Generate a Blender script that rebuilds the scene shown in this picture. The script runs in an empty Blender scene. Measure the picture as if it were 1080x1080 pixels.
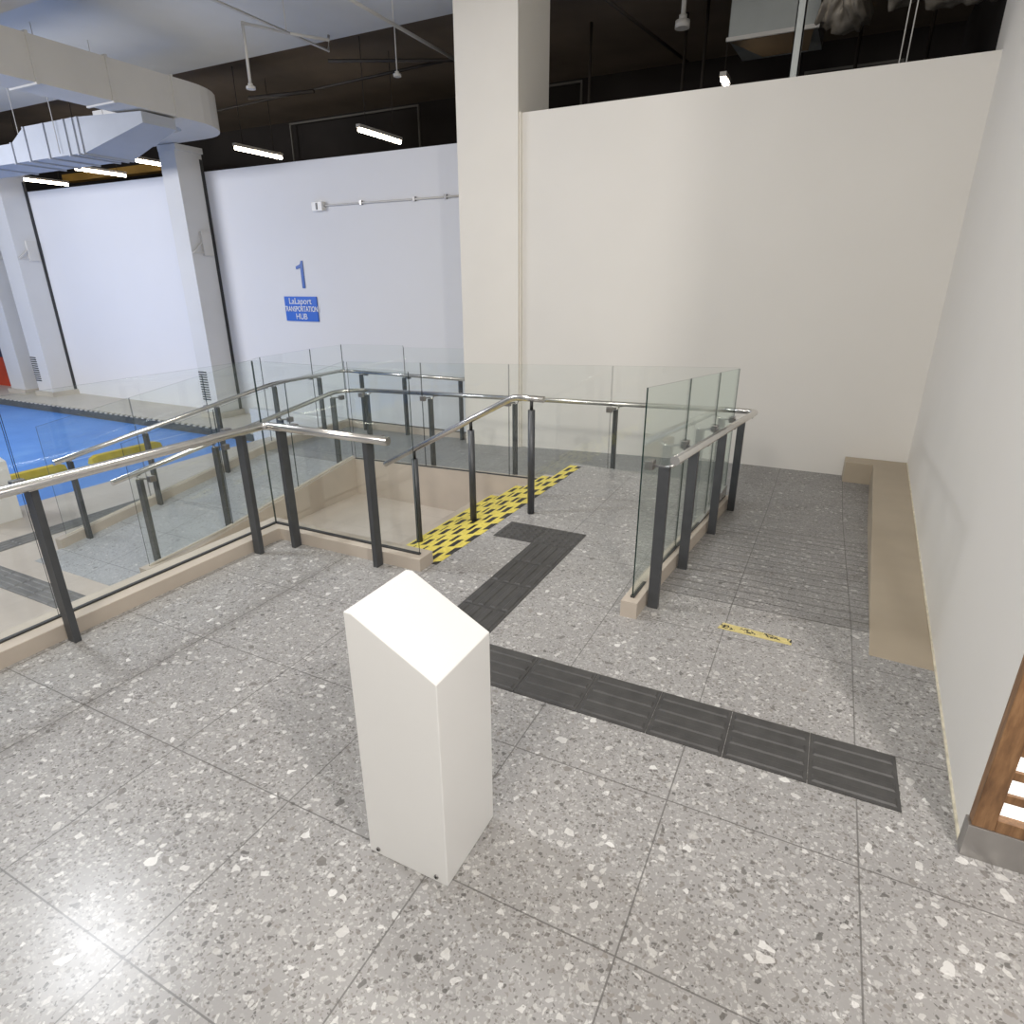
import bpy, bmesh, math, random
from mathutils import Vector, Matrix
random.seed(7)
C = bpy.context.scene.collection
PI = math.pi

# ------------------------------------------------------------------ materials
def newmat(name):
    m = bpy.data.materials.new(name); m.use_nodes = True
    nt = m.node_tree; b = nt.nodes['Principled BSDF']
    return m, nt, b

def link(nt, a, b): nt.links.new(a, b)

def pos_node(nt): return nt.nodes.new('ShaderNodeNewGeometry').outputs['Position']

def noise(nt, scale, detail=3, rough=.55, vec=None, dims='3D'):
    n = nt.nodes.new('ShaderNodeTexNoise'); n.noise_dimensions = dims
    n.inputs['Scale'].default_value = scale; n.inputs['Detail'].default_value = detail
    n.inputs['Roughness'].default_value = rough
    link(nt, vec if vec is not None else pos_node(nt), n.inputs['Vector'])
    return n

def ramp(nt, fac, stops):
    r = nt.nodes.new('ShaderNodeValToRGB'); e = r.color_ramp.elements
    e[0].position, e[0].color = stops[0][0], (*stops[0][1], 1)
    e[1].position, e[1].color = stops[-1][0], (*stops[-1][1], 1)
    for p, c in stops[1:-1]:
        x = e.new(p); x.color = (*c, 1)
    link(nt, fac, r.inputs['Fac']); return r.outputs['Color']

def mixc(nt, fac, a, b, mode='MIX'):
    m = nt.nodes.new('ShaderNodeMix'); m.data_type = 'RGBA'; m.blend_type = mode
    for s, v in ((0, fac), (6, a), (7, b)):
        if hasattr(v, 'is_linked') or hasattr(v, 'links'): link(nt, v, m.inputs[s])
        elif s == 0: m.inputs[0].default_value = v
        else: m.inputs[s].default_value = (*v, 1)
    return m.outputs[2]

def math_(nt, op, a, b=None, c=None):
    m = nt.nodes.new('ShaderNodeMath'); m.operation = op
    for i, v in enumerate((a, b, c)):
        if v is None: continue
        if hasattr(v, 'links'): link(nt, v, m.inputs[i])
        else: m.inputs[i].default_value = v
    return m.outputs[0]

def simple(name, col, rough=.5, metal=0., var=.06, scale=3., bump=0., bscale=200.):
    m, nt, b = newmat(name)
    n = noise(nt, scale)
    c0 = tuple(max(0, x * (1 - var)) for x in col); c1 = tuple(min(1, x * (1 + var)) for x in col)
    link(nt, ramp(nt, n.outputs['Fac'], [(.3, c0), (.7, c1)]), b.inputs['Base Color'])
    b.inputs['Roughness'].default_value = rough; b.inputs['Metallic'].default_value = metal
    if bump:
        bn = noise(nt, bscale); bp = nt.nodes.new('ShaderNodeBump')
        bp.inputs['Strength'].default_value = bump; bp.inputs['Distance'].default_value = .002
        link(nt, bn.outputs['Fac'], bp.inputs['Height']); link(nt, bp.outputs['Normal'], b.inputs['Normal'])
    return m

def tile_lines(nt, P, step, ox, oy, w, axes='XY'):
    s = nt.nodes.new('ShaderNodeSeparateXYZ'); link(nt, P, s.inputs[0])
    out = None
    for a, o in zip(axes, (ox, oy)):
        t = math_(nt, 'FLOORED_MODULO', math_(nt, 'ADD', s.outputs[a], -o + step / 2), step)
        d = math_(nt, 'ABSOLUTE', math_(nt, 'SUBTRACT', t, step / 2))
        l = math_(nt, 'LESS_THAN', d, w / 2)
        out = l if out is None else math_(nt, 'MAXIMUM', out, l)
    return out, s

def terrazzo(name, base=(.335, .325, .315), tiles=True, groove=False, dark=1.0, rough=.27, contrast=1.0):
    m, nt, b = newmat(name)
    P = pos_node(nt)
    # slightly distorted coordinates so chips are irregular
    dn = noise(nt, 45, 2, .5, P)
    off = nt.nodes.new('ShaderNodeVectorMath'); off.operation = 'MULTIPLY_ADD'
    link(nt, dn.outputs['Color'], off.inputs[0]); off.inputs[1].default_value = (.014,) * 3; link(nt, P, off.inputs[2])
    cl = noise(nt, 2.2, 4, .6, P)
    fine = noise(nt, 120, 3, .6, P)
    col = ramp(nt, cl.outputs['Fac'], [(.3, tuple(x * .9 for x in base)), (.7, tuple(x * 1.08 for x in base))])
    col = mixc(nt, math_(nt, 'MULTIPLY', fine.outputs['Fac'], .5), col, tuple(x * .72 for x in base))
    for sc, thr_w, thr_d, edge, amt in ((130, .75, .20, .10, .24), (75, .84, .09, .13, .36), (42, .895, .035, .16, .5), (27, .95, .012, .18, .65)):
        v1 = nt.nodes.new('ShaderNodeTexVoronoi'); v1.feature = 'F1'; v1.inputs['Scale'].default_value = sc
        v2 = nt.nodes.new('ShaderNodeTexVoronoi'); v2.feature = 'DISTANCE_TO_EDGE'; v2.inputs['Scale'].default_value = sc
        for v in (v1, v2): link(nt, off.outputs[0], v.inputs['Vector'])
        sp = nt.nodes.new('ShaderNodeSeparateColor'); link(nt, v1.outputs['Color'], sp.inputs[0])
        inside = math_(nt, 'GREATER_THAN', v2.outputs['Distance'], edge)
        wht = math_(nt, 'MULTIPLY', math_(nt, 'GREATER_THAN', sp.outputs[0], thr_w), inside)
        drk = math_(nt, 'MULTIPLY', math_(nt, 'LESS_THAN', sp.outputs[0], thr_d), inside)
        wcol = mixc(nt, sp.outputs[1], (.46, .445, .42), (.86, .85, .82))
        dcol = mixc(nt, sp.outputs[1], (.09, .085, .08), (.24, .22, .20))
        col = mixc(nt, math_(nt, 'MULTIPLY', wht, amt * contrast), col, wcol)
        col = mixc(nt, math_(nt, 'MULTIPLY', drk, .8 * contrast), col, dcol)
    if tiles:
        l, s = tile_lines(nt, P, .6, .336, .54, .005)
        col = mixc(nt, math_(nt, 'MULTIPLY', l, .75), col, (.10, .095, .09))
    if groove:
        s2 = nt.nodes.new('ShaderNodeSeparateXYZ'); link(nt, P, s2.inputs[0])
        g = math_(nt, 'FLOORED_MODULO', s2.outputs['Y'], .11)
        g = math_(nt, 'LESS_THAN', g, .010)
        g = math_(nt, 'MULTIPLY', g, math_(nt, 'LESS_THAN', s2.outputs['Y'], 5.0))
        col = mixc(nt, math_(nt, 'MULTIPLY', g, .75), col, (.08, .075, .07))
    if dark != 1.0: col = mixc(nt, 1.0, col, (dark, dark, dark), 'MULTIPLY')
    link(nt, col, b.inputs['Base Color'])
    rn = noise(nt, 5, 4, .6, P)
    mr = nt.nodes.new('ShaderNodeMapRange'); mr.inputs['To Min'].default_value = rough - .05; mr.inputs['To Max'].default_value = rough + .1
    link(nt, rn.outputs['Fac'], mr.inputs['Value']); link(nt, mr.outputs[0], b.inputs['Roughness'])
    b.inputs['Specular IOR Level'].default_value = .4
    return m

def glass_mat():
    m = bpy.data.materials.new('clear_glass'); m.use_nodes = True; nt = m.node_tree; nt.nodes.clear()
    o = nt.nodes.new('ShaderNodeOutputMaterial'); t = nt.nodes.new('ShaderNodeBsdfTransparent')
    g = nt.nodes.new('ShaderNodeBsdfGlossy'); mx = nt.nodes.new('ShaderNodeMixShader'); fr = nt.nodes.new('ShaderNodeLayerWeight')
    n = noise(nt, 1.5); link(nt, ramp(nt, n.outputs['Fac'], [(.3, (.978, .990, .983)), (.7, (.987, .994, .990))]), t.inputs['Color'])
    g.inputs['Color'].default_value = (.9, 1, .96, 1); g.inputs['Roughness'].default_value = .015; fr.inputs['Blend'].default_value = .5
    fac = math_(nt, 'MULTIPLY_ADD', math_(nt, 'POWER', fr.outputs['Facing'], 4.), .75, .035)
    link(nt, fac, mx.inputs[0]); link(nt, t.outputs[0], mx.inputs[1]); link(nt, g.outputs[0], mx.inputs[2]); link(nt, mx.outputs[0], o.inputs[0])
    return m

def hazard_mat(name, along='Y', x0=0., w=.05, period=.16, rows=2, worn=False):
    """yellow tape with rows of slanted black dashes"""
    m, nt, b = newmat(name); P = pos_node(nt)
    s = nt.nodes.new('ShaderNodeSeparateXYZ'); link(nt, P, s.inputs[0])
    A, B = (s.outputs['Y'], s.outputs['X']) if along == 'Y' else (s.outputs['X'], s.outputs['Y'])
    if not worn: B = math_(nt, 'SUBTRACT', B, math_(nt, 'MULTIPLY', math_(nt, 'SUBTRACT', A, 3.0), .024))
    v = math_(nt, 'DIVIDE', math_(nt, 'SUBTRACT', B, x0), w)         # 0..1 across
    r = math_(nt, 'FLOOR', math_(nt, 'MULTIPLY', v, rows))
    f = math_(nt, 'FRACT', math_(nt, 'MULTIPLY', v, rows))
    u = math_(nt, 'DIVIDE', A, period)
    u = math_(nt, 'ADD', u, math_(nt, 'MULTIPLY', r, .5))
    u = math_(nt, 'ADD', u, math_(nt, 'MULTIPLY', f, -.20 if not worn else .5))
    if worn:
        wn = noise(nt, 60, 2); u = math_(nt, 'ADD', u, math_(nt, 'MULTIPLY', wn.outputs['Fac'], .5))
    blk = math_(nt, 'LESS_THAN', math_(nt, 'FRACT', u), .54)
    blk = math_(nt, 'MULTIPLY', blk, math_(nt, 'GREATER_THAN', f, .38))
    if worn:
        w2 = noise(nt, 90, 2); blk = math_(nt, 'MULTIPLY', blk, math_(nt, 'GREATER_THAN', w2.outputs['Fac'], .48))
    yn = noise(nt, 40, 3)
    y = ramp(nt, yn.outputs['Fac'], [(.3, (.62, .50, .07)), (.7, (.80, .68, .14))] if not worn else [(.3, (.5, .42, .16)), (.7, (.66, .56, .25))])
    link(nt, mixc(nt, blk, y, (.025, .024, .022)), b.inputs['Base Color']); b.inputs['Roughness'].default_value = .5
    return m

def emis(name, col, strength):
    m, nt, b = newmat(name)
    n = noise(nt, 4); link(nt, ramp(nt, n.outputs['Fac'], [(.2, tuple(x * .97 for x in col)), (.8, col)]), b.inputs['Emission Color'])
    b.inputs['Emission Strength'].default_value = strength; b.inputs['Base Color'].default_value = (*col, 1)
    return m

def wood_mat():
    m, nt, b = newmat('oak_wood'); P = pos_node(nt)
    mp = nt.nodes.new('ShaderNodeMapping'); mp.inputs['Scale'].default_value = (14, 14, 2.2); link(nt, P, mp.inputs[0])
    n = noise(nt, 4, 5, .6, mp.outputs[0])
    link(nt, ramp(nt, n.outputs['Fac'], [(.3, (.13, .065, .03)), (.55, (.24, .125, .055)), (.75, (.34, .19, .09))]), b.inputs['Base Color'])
    b.inputs['Roughness'].default_value = .45; return m

def road_mat():
    m, nt, b = newmat('blue_epoxy'); P = pos_node(nt)
    n = noise(nt, 1.3, 6, .65, P)
    c = ramp(nt, n.outputs['Fac'], [(.3, (.085, .25, .68)), (.55, (.12, .31, .76)), (.75, (.17, .38, .80))])
    l, s = tile_lines(nt, P, 2.6, -9.95, 60., .07, 'X')
    # one thin pale line painted along the parking bays
    d = math_(nt, 'LESS_THAN', math_(nt, 'ABSOLUTE', math_(nt, 'SUBTRACT', s.outputs['X'], -10.35)), .03)
    c = mixc(nt, math_(nt, 'MULTIPLY', d, .45), c, (.55, .68, .9))
    link(nt, c, b.inputs['Base Color']); b.inputs['Roughness'].default_value = .5; b.inputs['Specular IOR Level'].default_value = .25; return m

M = {}
M['floor'] = terrazzo('terrazzo_tile')
M['ramp'] = terrazzo('terrazzo_ramp_shaded', tiles=True, groove=True, dark=.80, rough=.4)  # dark factor puts the ramp's dimmer light into the terrazzo colour
M['ramp_far'] = terrazzo('terrazzo_ramp_far_shaded', base=(.33, .335, .34), tiles=True, dark=.86, rough=.35, contrast=.6)  # back ramp's dimmer light is put into this colour as well
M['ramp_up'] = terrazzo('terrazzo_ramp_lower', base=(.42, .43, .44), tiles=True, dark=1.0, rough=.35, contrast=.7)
def beige_tile():
    m, nt, b = newmat('beige_tile'); P = pos_node(nt)
    n = noise(nt, 1.6, 5, .6, P); c = ramp(nt, n.outputs['Fac'], [(.3, (.50, .44, .375)), (.7, (.62, .555, .485))])
    l, s = tile_lines(nt, P, .6, .336, .54, .005)
    c = mixc(nt, math_(nt, 'MULTIPLY', l, .35), c, (.25, .22, .19))
    link(nt, c, b.inputs['Base Color']); b.inputs['Roughness'].default_value = .35; return m
M['beige'] = beige_tile()
M['kerb'] = simple('beige_kerb_stone', (.50, .435, .365), .5, var=.07, scale=2.5, bump=.1)
M['curbtop'] = simple('pale_kerb_stone', (.60, .55, .47), .5, var=.05, scale=2)
M['bench'] = simple('tan_kerb_stone', (.40, .335, .25), .55, var=.06, scale=2.2)
M['wallpaint'] = simple('white_wall_paint', (.74, .72, .685), .75, var=.015, scale=.7, bump=.12, bscale=90)
M['wallwarm'] = simple('warm_wall_paint', (.75, .722, .672), .75, var=.02, scale=.8, bump=.15, bscale=70)
M['wallcool'] = simple('cool_wall_paint', (.78, .78, .795), .8, var=.015, scale=.5)
M['colpaint'] = simple('column_paint', (.78, .745, .68), .7, var=.02, scale=1.2)
M['colgrey'] = simple('pillar_paint', (.72, .715, .70), .75, var=.03, scale=1.2)
M['white'] = simple('white_laminate', (.80, .79, .76), .38, var=.012, scale=2.5)
M['slab'] = simple('painted_concrete_soffit', (.72, .72, .70), .85, var=.06, scale=.6)
M['darkceil'] = simple('dark_brown_soffit', (.19, .145, .10), .95, var=.2, scale=.7)
M['darkwall'] = simple('dark_far_wall', (.028, .023, .020), .95, var=.25, scale=.9)
M['duct'] = simple('painted_duct', (.66, .64, .60), .6, var=.04, scale=1.5)
M['ductcool'] = simple('pale_blue_duct', (.46, .485, .53), .6, var=.04)
M['ductgrey'] = simple('galvanised_duct', (.36, .38, .37), .5, .3, var=.08, scale=2)
M['foil'] = simple('crumpled_foil_sleeve', (.26, .23, .19), .5, .3, var=.3, scale=9, bump=1., bscale=14)
M['steel'] = simple('brushed_steel', (.72, .70, .67), .22, 1., var=.05, scale=12)
M['kick'] = simple('steel_kickplate', (.46, .44, .42), .35, .85, var=.08, scale=6)
M['post'] = simple('charcoal_post_paint', (.075, .078, .083), .42, .3, var=.1, scale=8)
M['clamp'] = simple('dull_steel_clamp', (.30, .29, .28), .35, .9, var=.1, scale=8)
M['tact'] = simple('charcoal_tactile_rubber', (.058, .056, .054), .5, var=.18, scale=14, bump=.2)
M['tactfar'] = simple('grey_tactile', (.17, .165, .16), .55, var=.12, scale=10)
M['glass'] = glass_mat()
M['gedge'] = simple('green_glass_edge', (.012, .03, .026), .15, var=.1)
M['gedgel'] = simple('pale_glass_edge', (.32, .42, .37), .15, var=.1)
M['gasket'] = simple('black_gasket', (.04, .04, .04), .5)
M['pipe'] = simple('white_pipe_paint', (.62, .60, .56), .5, var=.05)
M['pipedark'] = simple('dark_pipe_paint', (.035, .028, .022), .6, var=.1)
M['yellow'] = simple('yellow_rubber', (.62, .46, .035), .6, var=.12, scale=8)
M['red'] = simple('red_orange_panel', (.60, .06, .015), .5, var=.25, scale=1.4)
M['navy'] = simple('dark_panel', (.03, .03, .06), .5)
M['blue'] = simple('blue_sign_vinyl', (.01, .13, .62), .4, var=.04)
M['bluedk'] = simple('blue_numeral', (.012, .10, .42), .4, var=.04)
M['lettering'] = simple('white_lettering', (.85, .86, .9), .5, var=.01)
M['wood'] = wood_mat()
M['road'] = road_mat()
M['black'] = simple('black_metal', (.02, .02, .02), .5)
M['yellowbeam'] = simple('ochre_beam', (.30, .17, .025), .7, var=.1)
M['tube'] = emis('lamp_tube', (1., .88, .72), 22.)
M['glow'] = emis('lit_panel', (1., .99, .93), 1.05)
M['tape'] = hazard_mat('hazard_tape_worn', 'X', 2.99, .06, .11, 1, True)

# ------------------------------------------------------------------ mesh helpers
def box(bm, x0, x1, y0, y1, z0, z1, mi=0):
    v = [bm.verts.new(p) for p in ((x0,y0,z0),(x1,y0,z0),(x1,y1,z0),(x0,y1,z0),(x0,y0,z1),(x1,y0,z1),(x1,y1,z1),(x0,y1,z1))]
    fs = []
    for f in ((0,3,2,1),(4,5,6,7),(0,1,5,4),(1,2,6,5),(2,3,7,6),(3,0,4,7)):
        a = bm.faces.new([v[i] for i in f]); a.material_index = mi; fs.append(a)
    return v, fs

def beam(bm, a, b, w, h, up=(0, 0, 1), mi=0):
    """rectangular bar from a to b, w sideways, h along up"""
    a, b = Vector(a), Vector(b); d = (b - a).normalized(); up = Vector(up)
    s = d.cross(up).normalized(); u = s.cross(d)
    r = []
    for p in (a, b):
        r.append([bm.verts.new(p + s * x * w / 2 + u * y * h / 2) for x, y in ((-1,-1),(1,-1),(1,1),(-1,1))])
    q = [r[0][::-1], r[1]] + [[r[0][i], r[0][(i+1) % 4], r[1][(i+1) % 4], r[1][i]] for i in range(4)]
    for f in q: bm.faces.new(f).material_index = mi

def prism(bm, pts, z0, z1, mi=0):
    """pts: plan polygon; z0/z1: number or function(x, y)"""
    f0 = z0 if callable(z0) else (lambda x, y: z0); f1 = z1 if callable(z1) else (lambda x, y: z1)
    lo = [bm.verts.new((x, y, f0(x, y))) for x, y in pts]; hi = [bm.verts.new((x, y, f1(x, y))) for x, y in pts]
    bm.faces.new(lo[::-1]).material_index = mi; bm.faces.new(hi).material_index = mi
    n = len(pts)
    for i in range(n): bm.faces.new([lo[i], lo[(i+1) % n], hi[(i+1) % n], hi[i]]).material_index = mi

def tube(bm, pts, r, n=12, caps=True):
    pts = [Vector(p) for p in pts]; rings = []
    for i, p in enumerate(pts):
        if i == 0: d = pts[1] - p
        elif i == len(pts) - 1: d = p - pts[i-1]
        else: d = (p - pts[i-1]).normalized() + (pts[i+1] - p).normalized()
        d.normalize(); up = Vector((0, 0, 1)) if abs(d.z) < .9 else Vector((0, 1, 0))
        s = d.cross(up).normalized(); u = s.cross(d)
        rings.append([bm.verts.new(p + (s * math.cos(t) + u * math.sin(t)) * r) for t in [2 * PI * k / n for k in range(n)]])
    for a, b in zip(rings, rings[1:]):
        for k in range(n):
            f = bm.faces.new([a[k], a[(k+1) % n], b[(k+1) % n], b[k]]); f.smooth = True
    if caps: bm.faces.new(rings[0][::-1]); bm.faces.new(rings[-1])

def corner_path(pts, r=.06, n=5):
    """round the corners of a polyline"""
    pts = [Vector(p) for p in pts]; out = [pts[0]]
    for i in range(1, len(pts) - 1):
        a = pts[i] + (pts[i-1] - pts[i]).normalized() * r; b = pts[i] + (pts[i+1] - pts[i]).normalized() * r
        for k in range(n + 1):
            t = k / n; out.append(a * (1-t)**2 + pts[i] * 2*t*(1-t) + b * t*t)
    return out + [pts[-1]]

def obj(name, bm, mats, parent=None, bevel=0., seg=2, smooth=False):
    bmesh.ops.recalc_face_normals(bm, faces=bm.faces)
    me = bpy.data.meshes.new(name); bm.to_mesh(me); bm.free()
    for m in (mats if isinstance(mats, (list, tuple)) else [mats]): me.materials.append(m)
    o = bpy.data.objects.new(name, me); C.objects.link(o)
    if parent is not None:
        o.parent = parent
        o.matrix_parent_inverse = Matrix.Translation(-world_loc(parent))
    if bevel:
        b = o.modifiers.new('bevel', 'BEVEL'); b.width = bevel; b.segments = seg; b.limit_method = 'ANGLE'; b.angle_limit = .6
    return o

def world_loc(o):
    l = o.location.copy()
    return l if o.parent is None else Vector((0, 0, 0)) if o.type == 'MESH' and tuple(o.location) == (0, 0, 0) and o.parent.parent is None and False else l

def tag(o, label=None, cat=None, group=None, kind=None):
    if label: o['label'] = label
    if cat: o['category'] = cat
    if group: o['group'] = group
    if kind: o['kind'] = kind
    return o

def thing(name, label, cat, loc=(0, 0, 0), group=None):
    o = bpy.data.objects.new(name, None); C.objects.link(o); o.location = loc; o.empty_display_size = .1
    return tag(o, label, cat, group)

def part(name, bm, mats, parent, bevel=0., label=None):
    """geometry of parts is written in world coordinates; move it into the parent's frame"""
    base = Vector((0, 0, 0)); p = parent
    while p is not None: base += p.location; p = p.parent
    for v in bm.verts: v.co -= base
    bmesh.ops.recalc_face_normals(bm, faces=bm.faces)
    me = bpy.data.meshes.new(name); bm.to_mesh(me); bm.free()
    for m in (mats if isinstance(mats, (list, tuple)) else [mats]): me.materials.append(m)
    o = bpy.data.objects.new(name, me); C.objects.link(o); o.parent = parent
    if bevel:
        b = o.modifiers.new('bevel', 'BEVEL'); b.width = bevel; b.segments = 2; b.limit_method = 'ANGLE'; b.angle_limit = .6
    if label: o['label'] = label
    return o

def B(): return bmesh.new()
def struct(name, bm, mats, bevel=0.):
    o = obj(name, bm, mats, bevel=bevel); o['kind'] = 'structure'; return o

# ------------------------------------------------------------------ level functions
def xr(y): return .634 + .0486 * (y - 1.98)             # face of the right-hand wall
def gA(y): return 0. if y < 3.3 else max(-.205, -.205 * (y - 3.3) / 2.3)      # first ramp
def gB(x): return -.205 - .039 * max(0, -.65 - x)         # second ramp along the back wall
def gC(y): return max(-.75, -.375 - .128 * max(0, 5.65 - y))  # third ramp, back down
ZL, ZR = -.75, -.90

# ------------------------------------------------------------------ floors
bm = B(); box(bm, -3.36, 4, -3, 2.96, -.3, 0)
box(bm, -2.17, 4, 2.96, 3.3, -.3, 0)
prism(bm, [(-2.162, 3.3), (-.72, 3.3), (-.62, 5.54), (-2.11, 5.58)], -.3, 0)
struct('floor_upper', bm, M['floor'])
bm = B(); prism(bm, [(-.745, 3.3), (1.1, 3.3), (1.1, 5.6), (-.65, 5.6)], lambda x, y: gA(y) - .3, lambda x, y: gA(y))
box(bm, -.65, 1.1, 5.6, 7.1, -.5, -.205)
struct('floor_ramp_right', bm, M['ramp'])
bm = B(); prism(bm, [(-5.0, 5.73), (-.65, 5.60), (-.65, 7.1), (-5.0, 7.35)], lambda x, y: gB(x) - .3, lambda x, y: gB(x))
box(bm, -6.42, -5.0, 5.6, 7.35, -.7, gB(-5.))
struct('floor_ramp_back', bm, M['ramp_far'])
bm = B(); prism(bm, [(-6.42, 2.7), (-4.98, 2.7), (-4.98, 5.6), (-6.42, 5.6)], lambda x, y: gC(y) - .3, lambda x, y: gC(y) + .002)
struct('floor_ramp_left', bm, M['ramp_up'])
bm = B(); box(bm, -8.25, -1.9, -3, 7.3, ZL - .3, ZL)
struct('floor_lower', bm, M['beige'])
bm = B(); box(bm, -30, -8.25, -3, 7.36, ZR - .2, ZR)
struct('road', bm, M['road'])
bm = B(); box(bm, -30, -8.62, 7.40, 8.6, ZR - .1, ZL); struct('floor_kerb_platform', bm, M['curbtop'])
bm = B(); box(bm, -30, -8.60, 7.335, 7.40, ZR - .1, ZL - .012)
struct('trim_kerb_face', bm, simple('dark_kerb_face', (.075, .08, .085), .7, var=.2))
bm = B()
for k in range(130): box(bm, -8.66 - k * .165, -8.74 - k * .165, 7.325, 7.40, ZL - .02, ZL + .004)
struct('trim_kerb_teeth', bm, M['curbtop'])
bm = B(); box(bm, -8.62, -6.5, 7.28, 7.42, ZR - .1, -.30); struct('wall_low', bm, M['wallcool'])
# ------------------------------------------------------------------ stairs
bm = B()
for k in range(1, 5): prism(bm, [(-2.17 - .3*k, 2.96), (-2.17 - .3*(k-1), 2.96), (-2.11 - .3*(k-1), 5.56), (-2.11 - .3*k, 5.56)], ZL - .05, -.15 * k)
struct('floor_stairs', bm, M['kerb'])
for k in range(4):
    x0 = -2.17 - .3 * k; z = -.15 * k
    bm = B(); prism(bm, [(x0, 3.0), (x0+.115, 3.0), (x0+.115+.06, 5.5), (x0+.06, 5.5)], z, z + .003)
    mt = hazard_mat('hazard_tape_%d' % k, 'Y', x0 - .001, .117, .25, 2)
    o = obj('hazard_tape', bm, mt)
    tag(o, ['yellow and black hazard tape along the top stair edge, beside the upper landing',
            'yellow and black hazard tape on the stair edge one below the landing',
            'yellow and black hazard tape on the third stair edge, two below the landing',
            'lowest yellow and black hazard tape, on the fourth stair edge down from the landing'][k], 'tape', 'hazard tapes on the stair edges')
bm = B(); prism(bm, [(-.296, 3.005), (.064, 2.995), (.064, 3.045), (-.276, 3.07)], .0, .003)
tag(obj('hazard_tape', bm, M['tape']), 'short worn yellow hazard tape with squiggly black marks at the foot of the right ramp', 'tape')

# ------------------------------------------------------------------ kerbs (stone upstands carrying the glass)
def glx(y): return -.75 + .0466 * (y - 2.93)
bm = B(); prism(bm, [(glx(2.9)-.045, 2.9), (glx(2.9)+.045, 2.91), (glx(5.55)+.045, 5.56), (glx(5.55)-.045, 5.56)], -.35, lambda x, y: gA(y) + .10)
# slope break at y=3.3 needs its own piece
bm.free(); bm = B()
ys = [2.9, 3.3, 3.9, 4.6, 5.56]
for a, b in zip(ys, ys[1:]):
    prism(bm, [(glx(a)-.045, a), (glx(a)+.045, a), (glx(b)+.045, b), (glx(b)-.045, b)], -.35, lambda x, y: gA(y) + .095)
struct('trim_ramp_kerb', bm, M['kerb'])
bm = B(); prism(bm, [(-3.50, -3), (-3.29, -3), (-3.29, 2.87), (-2.09, 2.87), (-2.09, 3.02), (-3.50, 3.02)], -.6, .085)
struct('trim_landing_kerb', bm, M['kerb'], bevel=.004)
bm = B()   # well walls under the second and third ramp
prism(bm, [(-5.06, 5.62), (-2.05, 5.545), (-2.05, 5.64), (-5.06, 5.72)], ZL - .1, lambda x, y: gB(x) + .055)
struct('wall_stairwell_back', bm, M['kerb'])
bm = B()
ys = [2.86, 3.35, 5.62]
zz = {2.86: -.60, 3.35: -.60, 5.62: -.30}
for a, b in zip(ys, ys[1:]):
    prism(bm, [(-5.06, a), (-4.96, a), (-4.96, b), (-5.06, b)], ZL - .1, lambda x, y: zz[round(y, 2)])
struct('wall_stairwell_left', bm, M['kerb'])
bm = B()
for a, b in zip([2.95, 4.2, 5.65], [4.2, 5.65, 7.3]):
    prism(bm, [(-6.49, a), (-6.40, a), (-6.40, b), (-6.49, b)], ZR, lambda x, y: gC(y) + .095 if y < 5.65 else gC(5.65) + .095)
box(bm, -6.49, -4.2, 7.21, 7.30, ZR, -.375 + .1)
struct('trim_outer_ramp_kerb', bm, M['kerb'])
# tan kerb along the right wall
bm = B()
prism(bm, [(.408, 3.07), (xr(3.07) + .05, 3.05), (xr(7.0) + .05, 7.02), (.33, 7.02), (.335, 6.80), (.575, 6.80)], -.3, .003)
struct('trim_wall_kerb', bm, M['bench'], bevel=.006)

# ------------------------------------------------------------------ walls, columns, ceiling
bm = B(); prism(bm, [(xr(1.99), 1.99), (2.2, 1.99), (2.2, 7.7), (xr(7.7), 7.7)], -.4, 5.0)
struct('wall_right', bm, M['wallwarm'])
bm = B(); box(bm, -3.39, xr(7.05) + .05, 7.03, 7.15, -.5, 3.425)
struct('wall_back', bm, M['wallwarm'])
bm = B(); box(bm, -30, -3.9, 8.5, 8.62, -1.0, 3.515)
struct('wall_left', bm, M['wallcool'])
bm = B(); box(bm, -4.18, -3.40, 6.975, 7.8, -.6, 5.35)
box(bm, -3.405, -3.378, 7.0, 7.2, -.6, 3.43)
struct('column_main', bm, M['colpaint'])
bm = B(); box(bm, -30, 4, -4, 8.5, 5.0, 5.35); struct('ceiling', bm, M['slab'])
bm = B(); box(bm, -30, 4, 8.5, 14, 5.3, 5.45); struct('ceiling_dark', bm, M['darkceil'])
bm = B(); box(bm, -30, 4, 13.0, 13.2, -1, 5.4); box(bm, 1.1, 1.3, 7.8, 13.1, -1, 5.4)
struct('wall_far_dark', bm, M['darkwall'])
bm = B(); box(bm, -30, 1.2, 8.7, 13, -1., -.9); struct('floor_void', bm, M['darkwall'])

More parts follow.
